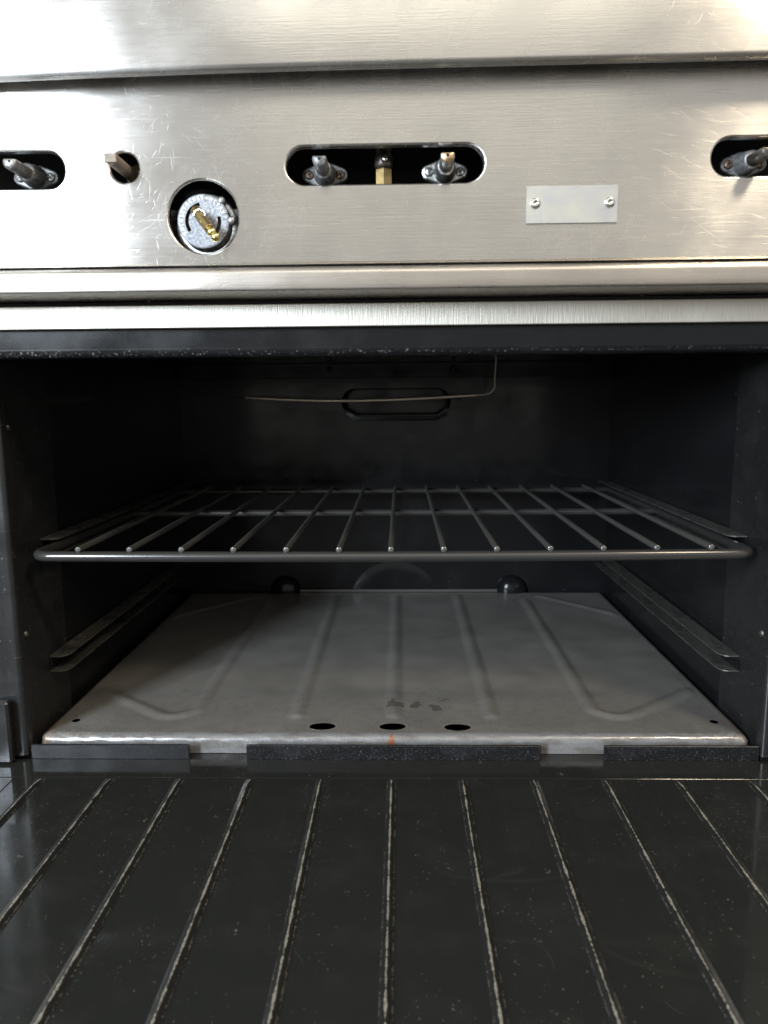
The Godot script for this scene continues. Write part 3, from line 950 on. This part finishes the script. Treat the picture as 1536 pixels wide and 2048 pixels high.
func build_pan() -> void:
	var pan := group_node("floor_pan", self)
	tag(pan, "dull grey steel floor pan with shallow ribs and rusty front corners lying in the oven", "oven pan")
	for k in [-1, 0, 1]:
		var bx: float = -0.0092 + k * 0.1010
		beads.append([Vector2(bx, -0.062), Vector2(bx, -0.53)])
	for s in [-1.0, 1.0]:
		var path := [Vector2(-0.0092 + s * 0.332, -0.128)]
		var a := Vector2(-0.0092 + s * 0.226, -0.052)
		path.append(Vector2(-0.0092 + s * 0.245, -0.0625))
		for i in 7:   # the rounded turn
			var t := i / 6.0
			path.append(Vector2(-0.0092 + s * 0.245, -0.0625).lerp(a, t).lerp(a.lerp(Vector2(-0.0092 + s * 0.209, -0.075), t), t))
		path.append(Vector2(-0.0092 + s * 0.209, -0.505))
		path.append(Vector2(-0.0092 + s * 0.225, -0.528))
		path.append(Vector2(-0.0092 + s * 0.242, -0.522))
		path.append(Vector2(-0.0092 + s * 0.336, -0.418))
		beads.append(path)
	var holes := [[Vector2(-0.0808, -0.0352), Vector2(0.0133, 0.0076)], [Vector2(-0.0102, -0.0352), Vector2(0.0133, 0.0076)], [Vector2(0.0550, -0.0345), Vector2(0.0133, 0.0076)], [Vector2(-0.3374, -0.0484), Vector2(0.0042, 0.0042)], [Vector2(0.3148, -0.0474), Vector2(0.0042, 0.0042)]]
	var xs := []
	var n := 341
	for i in n + 1:
		xs.append(lerpf(CX - PX, CX + PX, float(i) / n))
	var zs := []
	for i in 27:
		zs.append(PF - i * 0.0018)
	var m := 120
	var z0: float = zs[-1]
	for i in m:
		zs.append(lerpf(z0, PB, float(i + 1) / m))
	var P := []
	var warp := noise(77, 9.0, 2)
	for z in zs:
		var row := PackedVector3Array()
		for x in xs:
			var q := Vector2(x, z)
			for h in holes:   # snap the grid to the rims of the holes
				var d: Vector2 = (q - h[0]) / h[1]
				var l := d.length()
				if absf(l - 1.0) * minf(h[1].x, h[1].y) < 0.00115 and l > 0.0:
					q = h[0] + d / l * h[1]
			var edge := minf(minf(PX - absf(x - CX), PF - z), z - PB)
			row.append(Vector3(q.x, PY + (pan_height(q.x, q.y) + warp.get_noise_2d(q.x, q.y) * 0.0007) * smoothstep(0.0, 0.012, edge), q.y))
		P.append(row)
	var st := start(false)
	var uv := func(p: Vector3, out: float) -> Vector2:
		return Vector2((p.x - CX + 0.37) / 0.74, (p.z + 0.56) / 0.58)
	for j in zs.size() - 1:
		for i in n:
			var q := [P[j][i], P[j][i + 1], P[j + 1][i + 1], P[j + 1][i]]
			for k in [[0, 2, 1], [0, 3, 2]]:
				var c: Vector3 = (q[k[0]] + q[k[1]] + q[k[2]]) / 3.0
				var open := false
				for h in holes:
					if ((Vector2(c.x, c.z) - h[0]) / h[1]).length() < 0.995:
						open = true
				if open:
					continue
				for e in k:
					st.set_uv(uv.call(q[e], 0.0))
					st.add_vertex(q[e])
	# the rolled rim and its skirt, all round the flat top
	var rim := []   # point, outward direction
	for i in range(0, n + 1, 3):
		rim.append([Vector2(xs[mini(i, n)], PF), Vector2(0, 1)])
	var corner := func(c: Vector2, a0: float) -> void:
		for i in 9:
			var t := deg_to_rad(a0 - i * 11.25)
			rim.append([c, Vector2(cos(t), sin(t))])
	corner.call(Vector2(CX + PX, PF), 90.0)
	for i in 41:
		rim.append([Vector2(CX + PX, lerpf(PF, PB, i / 40.0)), Vector2(1, 0)])
	corner.call(Vector2(CX + PX, PB), 0.0)
	for i in 41:
		rim.append([Vector2(lerpf(CX + PX, CX - PX, i / 40.0), PB), Vector2(0, -1)])
	corner.call(Vector2(CX - PX, PB), -90.0)
	for i in 41:
		rim.append([Vector2(CX - PX, lerpf(PB, PF, i / 40.0)), Vector2(-1, 0)])
	corner.call(Vector2(CX - PX, PF), 180.0)
	var prof := [Vector2(0, 0)]   # outwards, down
	for i in range(1, 7):
		var t := deg_to_rad(i * 15.0)
		prof.append(Vector2(0.0078 * sin(t), -0.0078 * (1.0 - cos(t))))
	prof.append(Vector2(0.0082, -0.0140))
	prof.append(Vector2(0.0084, -0.0180))
	var dent := noise(78, 25.0, 2)
	for i in rim.size() - 1:
		for k in prof.size() - 1:
			var q := []
			for e in [[i, k], [i + 1, k], [i + 1, k + 1], [i, k + 1]]:
				var b: Array = rim[e[0]]
				var f: Vector2 = prof[e[1]]
				var w := dent.get_noise_2d(b[0].x * 3.0, b[0].y + f.x * 40.0) * 0.0006 * smoothstep(0.0, 0.004, f.x)
				var o: Vector2 = b[0] + b[1] * (f.x + w)
				var flat: Vector2 = b[0] + b[1] * (f.x - f.y) * 0.85
				q.append([Vector3(o.x, PY + f.y, o.y), uv.call(Vector3(flat.x, 0, flat.y), 0.0)])
			for j in [0, 1, 2, 0, 2, 3]:
				st.set_uv(q[j][1])
				st.add_vertex(q[j][0])
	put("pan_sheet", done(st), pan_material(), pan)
	put("rear_lip", box(Vector3(CX - 0.21, 0.2915, -0.5578), Vector3(CX + 0.20, 0.2975, -0.5567), 0.0004), M.wire, pan)


func pan_material() -> StandardMaterial3D:
	var w := 1480
	var h := 1160
	var k := w / 0.74
	var big := noise(501, 0.006, 4)
	var mid := noise(502, 0.03, 4)
	var fine := noise(503, 0.22, 3)
	var rust := blank(w, h)
	var dark := blank(w, h)
	var pale := blank(w, h)
	var at := func(x: float, z: float) -> Vector2: return Vector2((x - CX + 0.37) * k, (z + 0.56) * k)
	for i in 260:   # pale crumbs
		dot_into(pale, w, h, rng.randf() * w, rng.randf() * h, rng.randf_range(0.2, 1.0), rng.randf() * 0.7)
	for c in [Vector2(-0.0808, -0.0352), Vector2(-0.0102, -0.0352), Vector2(0.0550, -0.0345)]:
		for j in 90:
			var a := rng.randf() * TAU
			var p: Vector2 = at.call(c.x + cos(a) * (0.0136 + rng.randf() * 0.0012), c.y + sin(a) * (0.0079 + rng.randf() * 0.0012))
			dot_into(pale, w, h, p.x, p.y, rng.randf_range(0.6, 1.8), rng.randf() * 0.55)
	for j in 160:     # crusts on the front corners
		var q := -1.0 if rng.randf() < 0.6 else 1.0
		var p: Vector2 = at.call(CX + q * (0.347 - absf(rng.randfn()) * 0.035), -0.019 + rng.randfn() * 0.004)
		dot_into(pale, w, h, p.x, p.y, rng.randf_range(1.0, 5.0), rng.randf() * 0.4)
	for s in [[-0.0105, -0.088, 9.0], [-0.004, -0.089, 8.0], [0.0147, -0.0885, 9.5], [0.0352, -0.0800, 9.0], [0.045, -0.1015, 4.0]]:
		for j in 14:  # greasy spots
			var p: Vector2 = at.call(s[0] + rng.randfn() * 0.0028, s[1] + rng.randfn() * 0.0035)
			dot_into(dark, w, h, p.x, p.y, s[2] * rng.randf_range(0.45, 0.8), 0.55)
	for j in 40:      # the orange run of rust at the middle of the rim
		var t := rng.randf()
		var p: Vector2 = at.call(-0.0105 + rng.randfn() * 0.0020 * t, -0.019 + t * 0.014)
		dot_into(rust, w, h, p.x, p.y, 2.0 + 3.0 * t, 1.0)
	var col := PackedByteArray()
	var rg := PackedByteArray()
	col.resize(w * h * 3)
	rg.resize(w * h)
	for y in h:
		var z := y / k - 0.56
		for x in w:
			var i := y * w + x
			var px := absf(x / k - 0.37)
			var b := big.get_noise_2d(x, y)
			var m := mid.get_noise_2d(x, y)
			var f := fine.get_noise_2d(x, y * 1.6)
			var v := 0.455 + b * 0.045 + m * 0.02
			var c := Color(v, v * 0.98, v * 0.945)
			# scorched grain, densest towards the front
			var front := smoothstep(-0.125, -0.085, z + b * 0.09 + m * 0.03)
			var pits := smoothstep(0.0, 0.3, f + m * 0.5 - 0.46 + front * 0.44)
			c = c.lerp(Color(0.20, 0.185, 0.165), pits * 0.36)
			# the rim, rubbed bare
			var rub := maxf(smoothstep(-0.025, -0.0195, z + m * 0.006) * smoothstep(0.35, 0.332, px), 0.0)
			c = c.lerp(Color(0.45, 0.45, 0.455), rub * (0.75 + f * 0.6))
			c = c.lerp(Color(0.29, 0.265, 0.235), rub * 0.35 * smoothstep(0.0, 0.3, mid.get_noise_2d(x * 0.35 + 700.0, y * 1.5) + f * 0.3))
			# rust in the corners and along the sides
			var side := smoothstep(0.334, 0.346, px + m * 0.010)
			var r := maxf(rust[i], side * smoothstep(-0.14, -0.02, z + b * 0.05) * smoothstep(-0.35, 0.15, f + m) * 0.85)
			c = c.lerp(Color(0.45, 0.33, 0.25) if rust[i] < 0.2 else Color(0.50, 0.29, 0.18), r * 0.75)
			c = c.lerp(Color(0.17, 0.165, 0.15), dark[i] * (0.75 + f))
			c = c.lerp(Color(0.66, 0.64, 0.58), pale[i])
			col[i * 3] = int(clampf(c.r, 0, 1) * 255)
			col[i * 3 + 1] = int(clampf(c.g, 0, 1) * 255)
			col[i * 3 + 2] = int(clampf(c.b, 0, 1) * 255)
			rg[i] = int(clampf(0.34 + m * 0.06 + f * 0.04 + pits * 0.2 - rub * 0.12 - dark[i] * 0.15, 0.1, 1.0) * 255)
	var mt := StandardMaterial3D.new()
	mt.resource_name = "scorched_pan_steel"
	mt.albedo_texture = tex(Image.create_from_data(w, h, false, Image.FORMAT_RGB8, col))
	mt.roughness_texture = tex(Image.create_from_data(w, h, false, Image.FORMAT_L8, rg))
	mt.roughness_texture_channel = BaseMaterial3D.TEXTURE_CHANNEL_RED
	mt.roughness = 1.0
	mt.metallic = 0.3
	return mt


# ---------- the wire rack ----------
func build_rack() -> void:
	var rack := group_node("oven_rack", self)
	tag(rack, "dark wire oven rack of thirteen rods resting on the upper guides", "oven rack")
	var y := 0.4741
	var hx := 0.3375
	var zf := -0.0115
	var zb := -0.492
	var pts := [Vector3(CX - hx, y, zb)]
	var r := 0.016
	for i in 7:
		var t := deg_to_rad(180.0 - i * 15.0)
		pts.append(Vector3(CX - hx + r + r * cos(t), y, zf - r + r * sin(t)))
	for i in range(1, 12):
		var t := i / 12.0
		pts.append(Vector3(lerpf(CX - hx + r, CX + hx - r, t), y - 0.0012 * sin(PI * t), zf))
	for i in 7:
		var t := deg_to_rad(90.0 - i * 15.0)
		pts.append(Vector3(CX + hx - r + r * cos(t), y, zf - r + r * sin(t)))
	pts.append(Vector3(CX + hx, y, zb))
	put("frame_bar", tube(pts, 0.0050, 18), M.frame_bar, rack)
	put("cross_bar", tube([Vector3(CX - hx + 0.0045, y, -0.272), Vector3(CX + hx - 0.0045, y, -0.272)], 0.0042, 14), M.frame_bar, rack)
	put("back_bar", tube([Vector3(CX - hx - 0.004, y, zb - 0.004), Vector3(CX + hx + 0.004, y, zb - 0.004)], 0.0045, 14), M.frame_bar, rack)
	for i in 13:
		var x := -0.0098 + (i - 6) * 0.0492 + rng.randf_range(-0.0004, 0.0004)
		var lift := y + 0.0070 - 0.0012 * sin(PI * (i + 0.5) / 13.0)
		var rod := put("rod", tube([Vector3(x, lift, zf + 0.0035), Vector3(x, lift, -0.25), Vector3(x, lift, -0.494)], 0.0028, 12), M.wire, rack)
		put("cut_end", lathe([Vector2(0, 0.0004), Vector2(0.0020, 0.0005), Vector2(0.0026, 0.0), Vector2(0.0027, -0.001)], Vector3(x, lift, zf + 0.0032), Vector3(0, 0, 1), 12), M.wire_end, rod)


# ---------- valves, thermostat, plate ----------
func build_controls() -> void:
	valve(Vector3(-0.0608, 0.7985, 0.034), M.cast, M.cast, M.screw, 0.0)
	valve(Vector3(0.0360, 0.7995, 0.034), M.cast_clean, M.copper, M.cast_clean, 0.0)
	valve(Vector3(-0.2975, 0.800, 0.034), M.cast, M.cast_clean, M.cast_clean, 0.0)
	valve(Vector3(0.2745, 0.8015, 0.034), M.cast, M.steel_dark, M.screw, 0.05)
	valve(Vector3(-0.3850, 0.800, 0.034), M.cast, M.cast, M.screw, 0.0)
	valve(Vector3(0.3600, 0.8005, 0.034), M.cast, M.cast, M.screw, 0.0)

	# pipe joint between the two middle valves
	var pipe := group_node("pipe_joint", gas)
	put("hex_nut", lathe([Vector2(0, 0), Vector2(0.0066, 0), Vector2(0.0072, 0.001), Vector2(0.0072, 0.0215), Vector2(0.0064, 0.0228), Vector2(0, 0.0228)], Vector3(-0.0131, 0.7815, 0.028), Vector3.UP, 6, false), M.brass, pipe)
	put("collar", lathe([Vector2(0, 0), Vector2(0.0068, 0), Vector2(0.0076, 0.002), Vector2(0.0076, 0.0085), Vector2(0.006, 0.011), Vector2(0.0066, 0.013), Vector2(0.0068, 0.022), Vector2(0, 0.022)], Vector3(-0.0131, 0.8044, 0.028), Vector3.UP, 18), M.steel_dark, pipe)
	put("screw", lathe([Vector2(0, 0.003), Vector2(0.002, 0.003), Vector2(0.0026, 0.0022), Vector2(0.0028, 0)], Vector3(-0.0121, 0.8095, 0.0352), Vector3(0.1, 0.1, 1), 12), M.rivet, pipe)

	# the pilot valve in the small hole: a flatted stem before a pale disc
	var pilot := group_node("pilot_valve", gas)
	put("disc", lathe([Vector2(0, 0.002), Vector2(0.0086, 0.002), Vector2(0.0094, 0.001), Vector2(0.0094, -0.006), Vector2(0, -0.006)], Vector3(-0.2130, 0.7990, 0.034), Vector3(0, 0, 1), 28), M.copper, pilot)
	var st := start(false)
	flat_stem(st, Vector3(-0.2176, 0.8005, 0.032), 0.0052, 0.048)
	put("stem", done(st), M.stem, pilot)
	put("tip", box(Vector3(-0.2222, 0.7966, 0.0803), Vector3(-0.2130, 0.8032, 0.0818), 0.0005), M.stem, pilot)
	put("bracket", box(Vector3(-0.228, 0.786, 0.018), Vector3(-0.199, 0.790, 0.038), 0.001), M.cast, pilot)

	thermostat()

	var plate := group_node("name_plate", gas)
	plate.set_meta("label", "small blank pale metal plate held by two rivets")
	put("plate", box(Vector3(0.0985, 0.7532, 0.0583), Vector3(0.1690, 0.7813, 0.0592), 0.0003), M.tag_plate, plate)
	for x in [0.1052, 0.1626]:
		put("rivet", lathe([Vector2(0, 0.0008), Vector2(0.0008, 0.0009), Vector2(0.0011, 0.0017), Vector2(0.0022, 0.0019), Vector2(0.0034, 0.0014), Vector2(0.0041, 0.0004), Vector2(0.0041, 0)], Vector3(x, 0.7682, 0.0592), Vector3(0, 0, 1), 20), M.rivet, plate)


func flat_stem(st: SurfaceTool, base: Vector3, r: float, length: float) -> void:
	# a round shaft with a flat milled on its upper side
	var ring := []
	for i in 22:
		var t := TAU * i / 22
		ring.append(Vector2(cos(t) * r, minf(sin(t) * r, r * 0.42)))
	for i in 22:
		var a: Vector2 = ring[i]
		var b: Vector2 = ring[(i + 1) % 22]
		var c := base + Vector3(0, 0, length / 2)
		var A := base + Vector3(a.x, a.y, 0)
		var B := base + Vector3(b.x, b.y, 0)
		var A1 := base + Vector3(a.x, a.y, length - 0.0006)
		var B1 := base + Vector3(b.x, b.y, length - 0.0006)
		var A2 := base + Vector3(a.x * 0.86, a.y * 0.86, length)
		var B2 := base + Vector3(b.x * 0.86, b.y * 0.86, length)
		tri_out(st, A, B, B1, c)
		tri_out(st, A, B1, A1, c)
		tri_out(st, A1, B1, B2, c)
		tri_out(st, A1, B2, A2, c)
		tri_out(st, A2, B2, base + Vector3(0, 0, length), c)

func valve(at: Vector3, body: Material, tip: Material, screws: Material, droop: float) -> void:
	var v := group_node("gas_valve", gas)
	v.position = at
	v.rotation = Vector3(droop, 0, 0)
	# the two-eared flange, the stepped neck, the flatted stem
	var f := start()
	var out := []
	for s in [1.0, -1.0]:
		for i in 9:
			var t := deg_to_rad(-80.0 + i * 20.0) + (0.0 if s > 0 else PI)
			out.append(Vector2(s * 0.0125, 0) + Vector2(cos(t), sin(t)) * 0.0056)
		out.append(Vector2(s * 0.0045, s * 0.0092))
		out.append(Vector2(-s * 0.0045, s * 0.0092))
	for i in out.size():
		var a: Vector2 = out[i]
		var b: Vector2 = out[(i + 1) % out.size()]
		var c := Vector3(0, 0, -0.002)
		tri_out(f, Vector3(a.x, a.y, -0.005), Vector3(b.x, b.y, -0.005), Vector3(b.x, b.y, 0), c)
		tri_out(f, Vector3(a.x, a.y, -0.005), Vector3(b.x, b.y, 0), Vector3(a.x, a.y, 0), c)
		tri_out(f, Vector3(a.x, a.y, 0), Vector3(b.x, b.y, 0), Vector3(b.x * 0.9, b.y * 0.9, 0.0007), c)
		tri_out(f, Vector3(a.x, a.y, 0), Vector3(b.x * 0.9, b.y * 0.9, 0.0007), Vector3(a.x * 0.9, a.y * 0.9, 0.0007), c)
		tri_out(f, Vector3(a.x * 0.9, a.y * 0.9, 0.0007), Vector3(b.x * 0.9, b.y * 0.9, 0.0007), Vector3(0, 0, 0.0007), c)
	put("flange", done(f), body, v)
	put("neck", lathe([Vector2(0.0090, 0.0), Vector2(0.0090, 0.003), Vector2(0.0082, 0.0045), Vector2(0.0082, 0.009), Vector2(0.0074, 0.010), Vector2(0.0072, 0.015), Vector2(0.0060, 0.0165), Vector2(0, 0.0165)], Vector3.ZERO, Vector3(0, 0, 1), 26), body, v)
	var st := start(false)
	flat_stem(st, Vector3(0, 0, 0.016), 0.0054, 0.0255)
	var stem := put("stem", done(st), body if tip != M.steel_dark else tip, v)
	put("stem_face", lathe([Vector2(0, 0), Vector2(0.0012, 0)], Vector3(0, 0.0002, 0.04205), Vector3(0, 0, 1), 12), M.hole, stem)
	st = start(false)
	flat_stem(st, Vector3(0, 0, 0.0408), 0.0049, 0.0011)
	put("stem_tip", done(st), tip, stem)
	for s in [-1.0, 1.0]:
		var sc := put("screw", lathe([Vector2(0, 0.0014), Vector2(0.0028, 0.0013), Vector2(0.0037, 0.0004), Vector2(0.0037, -0.001)], Vector3(s * 0.0125, 0, 0.0008), Vector3(0, 0, 1), 18), screws, v)
		var x := start()
		for t in [0.5, 0.5 + PI / 2]:
			var d := Vector3(cos(t), sin(t), 0) * 0.0021
			var e := Vector3(-sin(t), cos(t), 0) * 0.0004
			var c := Vector3(s * 0.0125, 0, 0.00226)
			tri_out(x, c - d - e, c + d - e, c + d + e, c - Vector3(0, 0, 1))
			tri_out(x, c - d - e, c + d + e, c - d + e, c - Vector3(0, 0, 1))
		put("cross_slot", done(x), M.hole, sc)


func thermostat() -> void:
	var t := group_node("thermostat", gas)
	t.set_meta("label", "oven thermostat with lettered zinc dial plate seen through a round hole")
	var c := Vector3(-0.1567, 0.760, 0.053)
	# dial plate with two curved slots
	var R := 0.0207
	var st := start(false)
	var na := 72
	var rs := [0.0, 0.15, 0.30, 0.45, 0.56, 0.70, 0.80, 0.90, 0.97, 1.0]
	for i in rs.size() - 1:
		for j in na:
			var deg := j * 360.0 / na
			if i == 4 and ((deg >= 100 and deg < 215) or (deg >= 310 and deg < 375) or deg < 15):
				continue
			var q := []
			for e in [[i, j], [i, j + 1], [i + 1, j + 1], [i + 1, j]]:
				var a: float = TAU * e[1] / na
				var r: float = rs[e[0]] * R
				var z := -0.0006 if e[0] == 9 else 0.0
				q.append(c + Vector3(cos(a) * r, sin(a) * r, z))
			for k in [0, 2, 1, 0, 3, 2]:
				st.set_uv(Vector2(q[k].x, -q[k].y))
				st.add_vertex(q[k])
	var dial := put("dial_plate", done(st), M.zinc, t)
	# raised lettering round its edge
	var font := SystemFont.new()
	font.font_names = PackedStringArray(["Droid Sans"])
	var word := "7A(B)(ITINSI·HIEAV"
	for i in word.length():
		var ch := word[i]
		if ch == " ":
			continue
		var tm := TextMesh.new()
		tm.text = ch
		tm.font = font
		tm.font_size = 16
		tm.pixel_size = 0.00022
		tm.depth = 0.0005
		var a := deg_to_rad(212.0 - i * 11.2)
		var o := put("letter", tm, M.letter, dial)
		o.position = c + Vector3(cos(a) * R * 0.85, sin(a) * R * 0.85, 0.0003)
		o.rotation.z = a - PI / 2
	# back body, its mount and pointer screw
	put("body", lathe([Vector2(0, 0), Vector2(0.019, 0), Vector2(0.021, -0.002), Vector2(0.0215, -0.03), Vector2(0, -0.03)], c + Vector3(0.002, -0.002, -0.006), Vector3(0, 0, 1), 36), M.steel_dark, t)
	put("mount", box(Vector3(-0.192, 0.7265, 0.018), Vector3(-0.116, 0.777, 0.022), 0.001), M.steel_dark, t)
	put("rim_ring", lathe([Vector2(0.0205, -0.004), Vector2(0.0243, -0.004), Vector2(0.0248, -0.0055), Vector2(0.0240, -0.007), Vector2(0.0205, -0.007)], c + Vector3(0.0022, -0.003, 0), Vector3(0, 0, 1), 44), M.cast_clean, t)
	for p in [Vector2(0.0150, 0.0155), Vector2(0.0225, 0.0005)]:
		put("screw", lathe([Vector2(0, 0.0018), Vector2(0.002, 0.0016), Vector2(0.0033, 0.0004), Vector2(0.0035, -0.006)], c + Vector3(p.x, p.y, -0.001), Vector3(0, 0, 1), 16), M.cast_clean, t)
	# the tilted shaft with its clip and yellow screw
	var a := Vector3(-0.1625, 0.7685, 0.054)
	var b := Vector3(-0.1480, 0.7505, 0.068)
	put("shaft", tube([a, a.lerp(b, 0.5), b], 0.0040, 18), M.brass, t)
	put("shaft_key", tube([a.lerp(b, 0.55) + Vector3(-0.001, -0.001, 0.003), b + Vector3(0.002, -0.0025, 0.003)], 0.0016, 10), M.gold, t)
	var ring := []
	for i in 15:
		var w := deg_to_rad(-50.0 + i * 16.0)
		ring.append(a.lerp(b, 0.35) + Vector3(cos(w) * 0.0048, sin(w) * 0.0048, 0.002 + 0.001 * cos(w)))
	put("retaining_clip", tube(ring, 0.0008, 8), M.rivet, t)
	for p in [Vector3(-0.1462, 0.7478, 0.070), Vector3(-0.1428, 0.7437, 0.072)]:
		put("yellow_screw", lathe([Vector2(0, 0.003), Vector2(0.0018, 0.0028), Vector2(0.0032, 0.0015), Vector2(0.0036, 0), Vector2(0.003, -0.003)], p, Vector3(0.25, -0.2, 1), 16), M.gold, t)
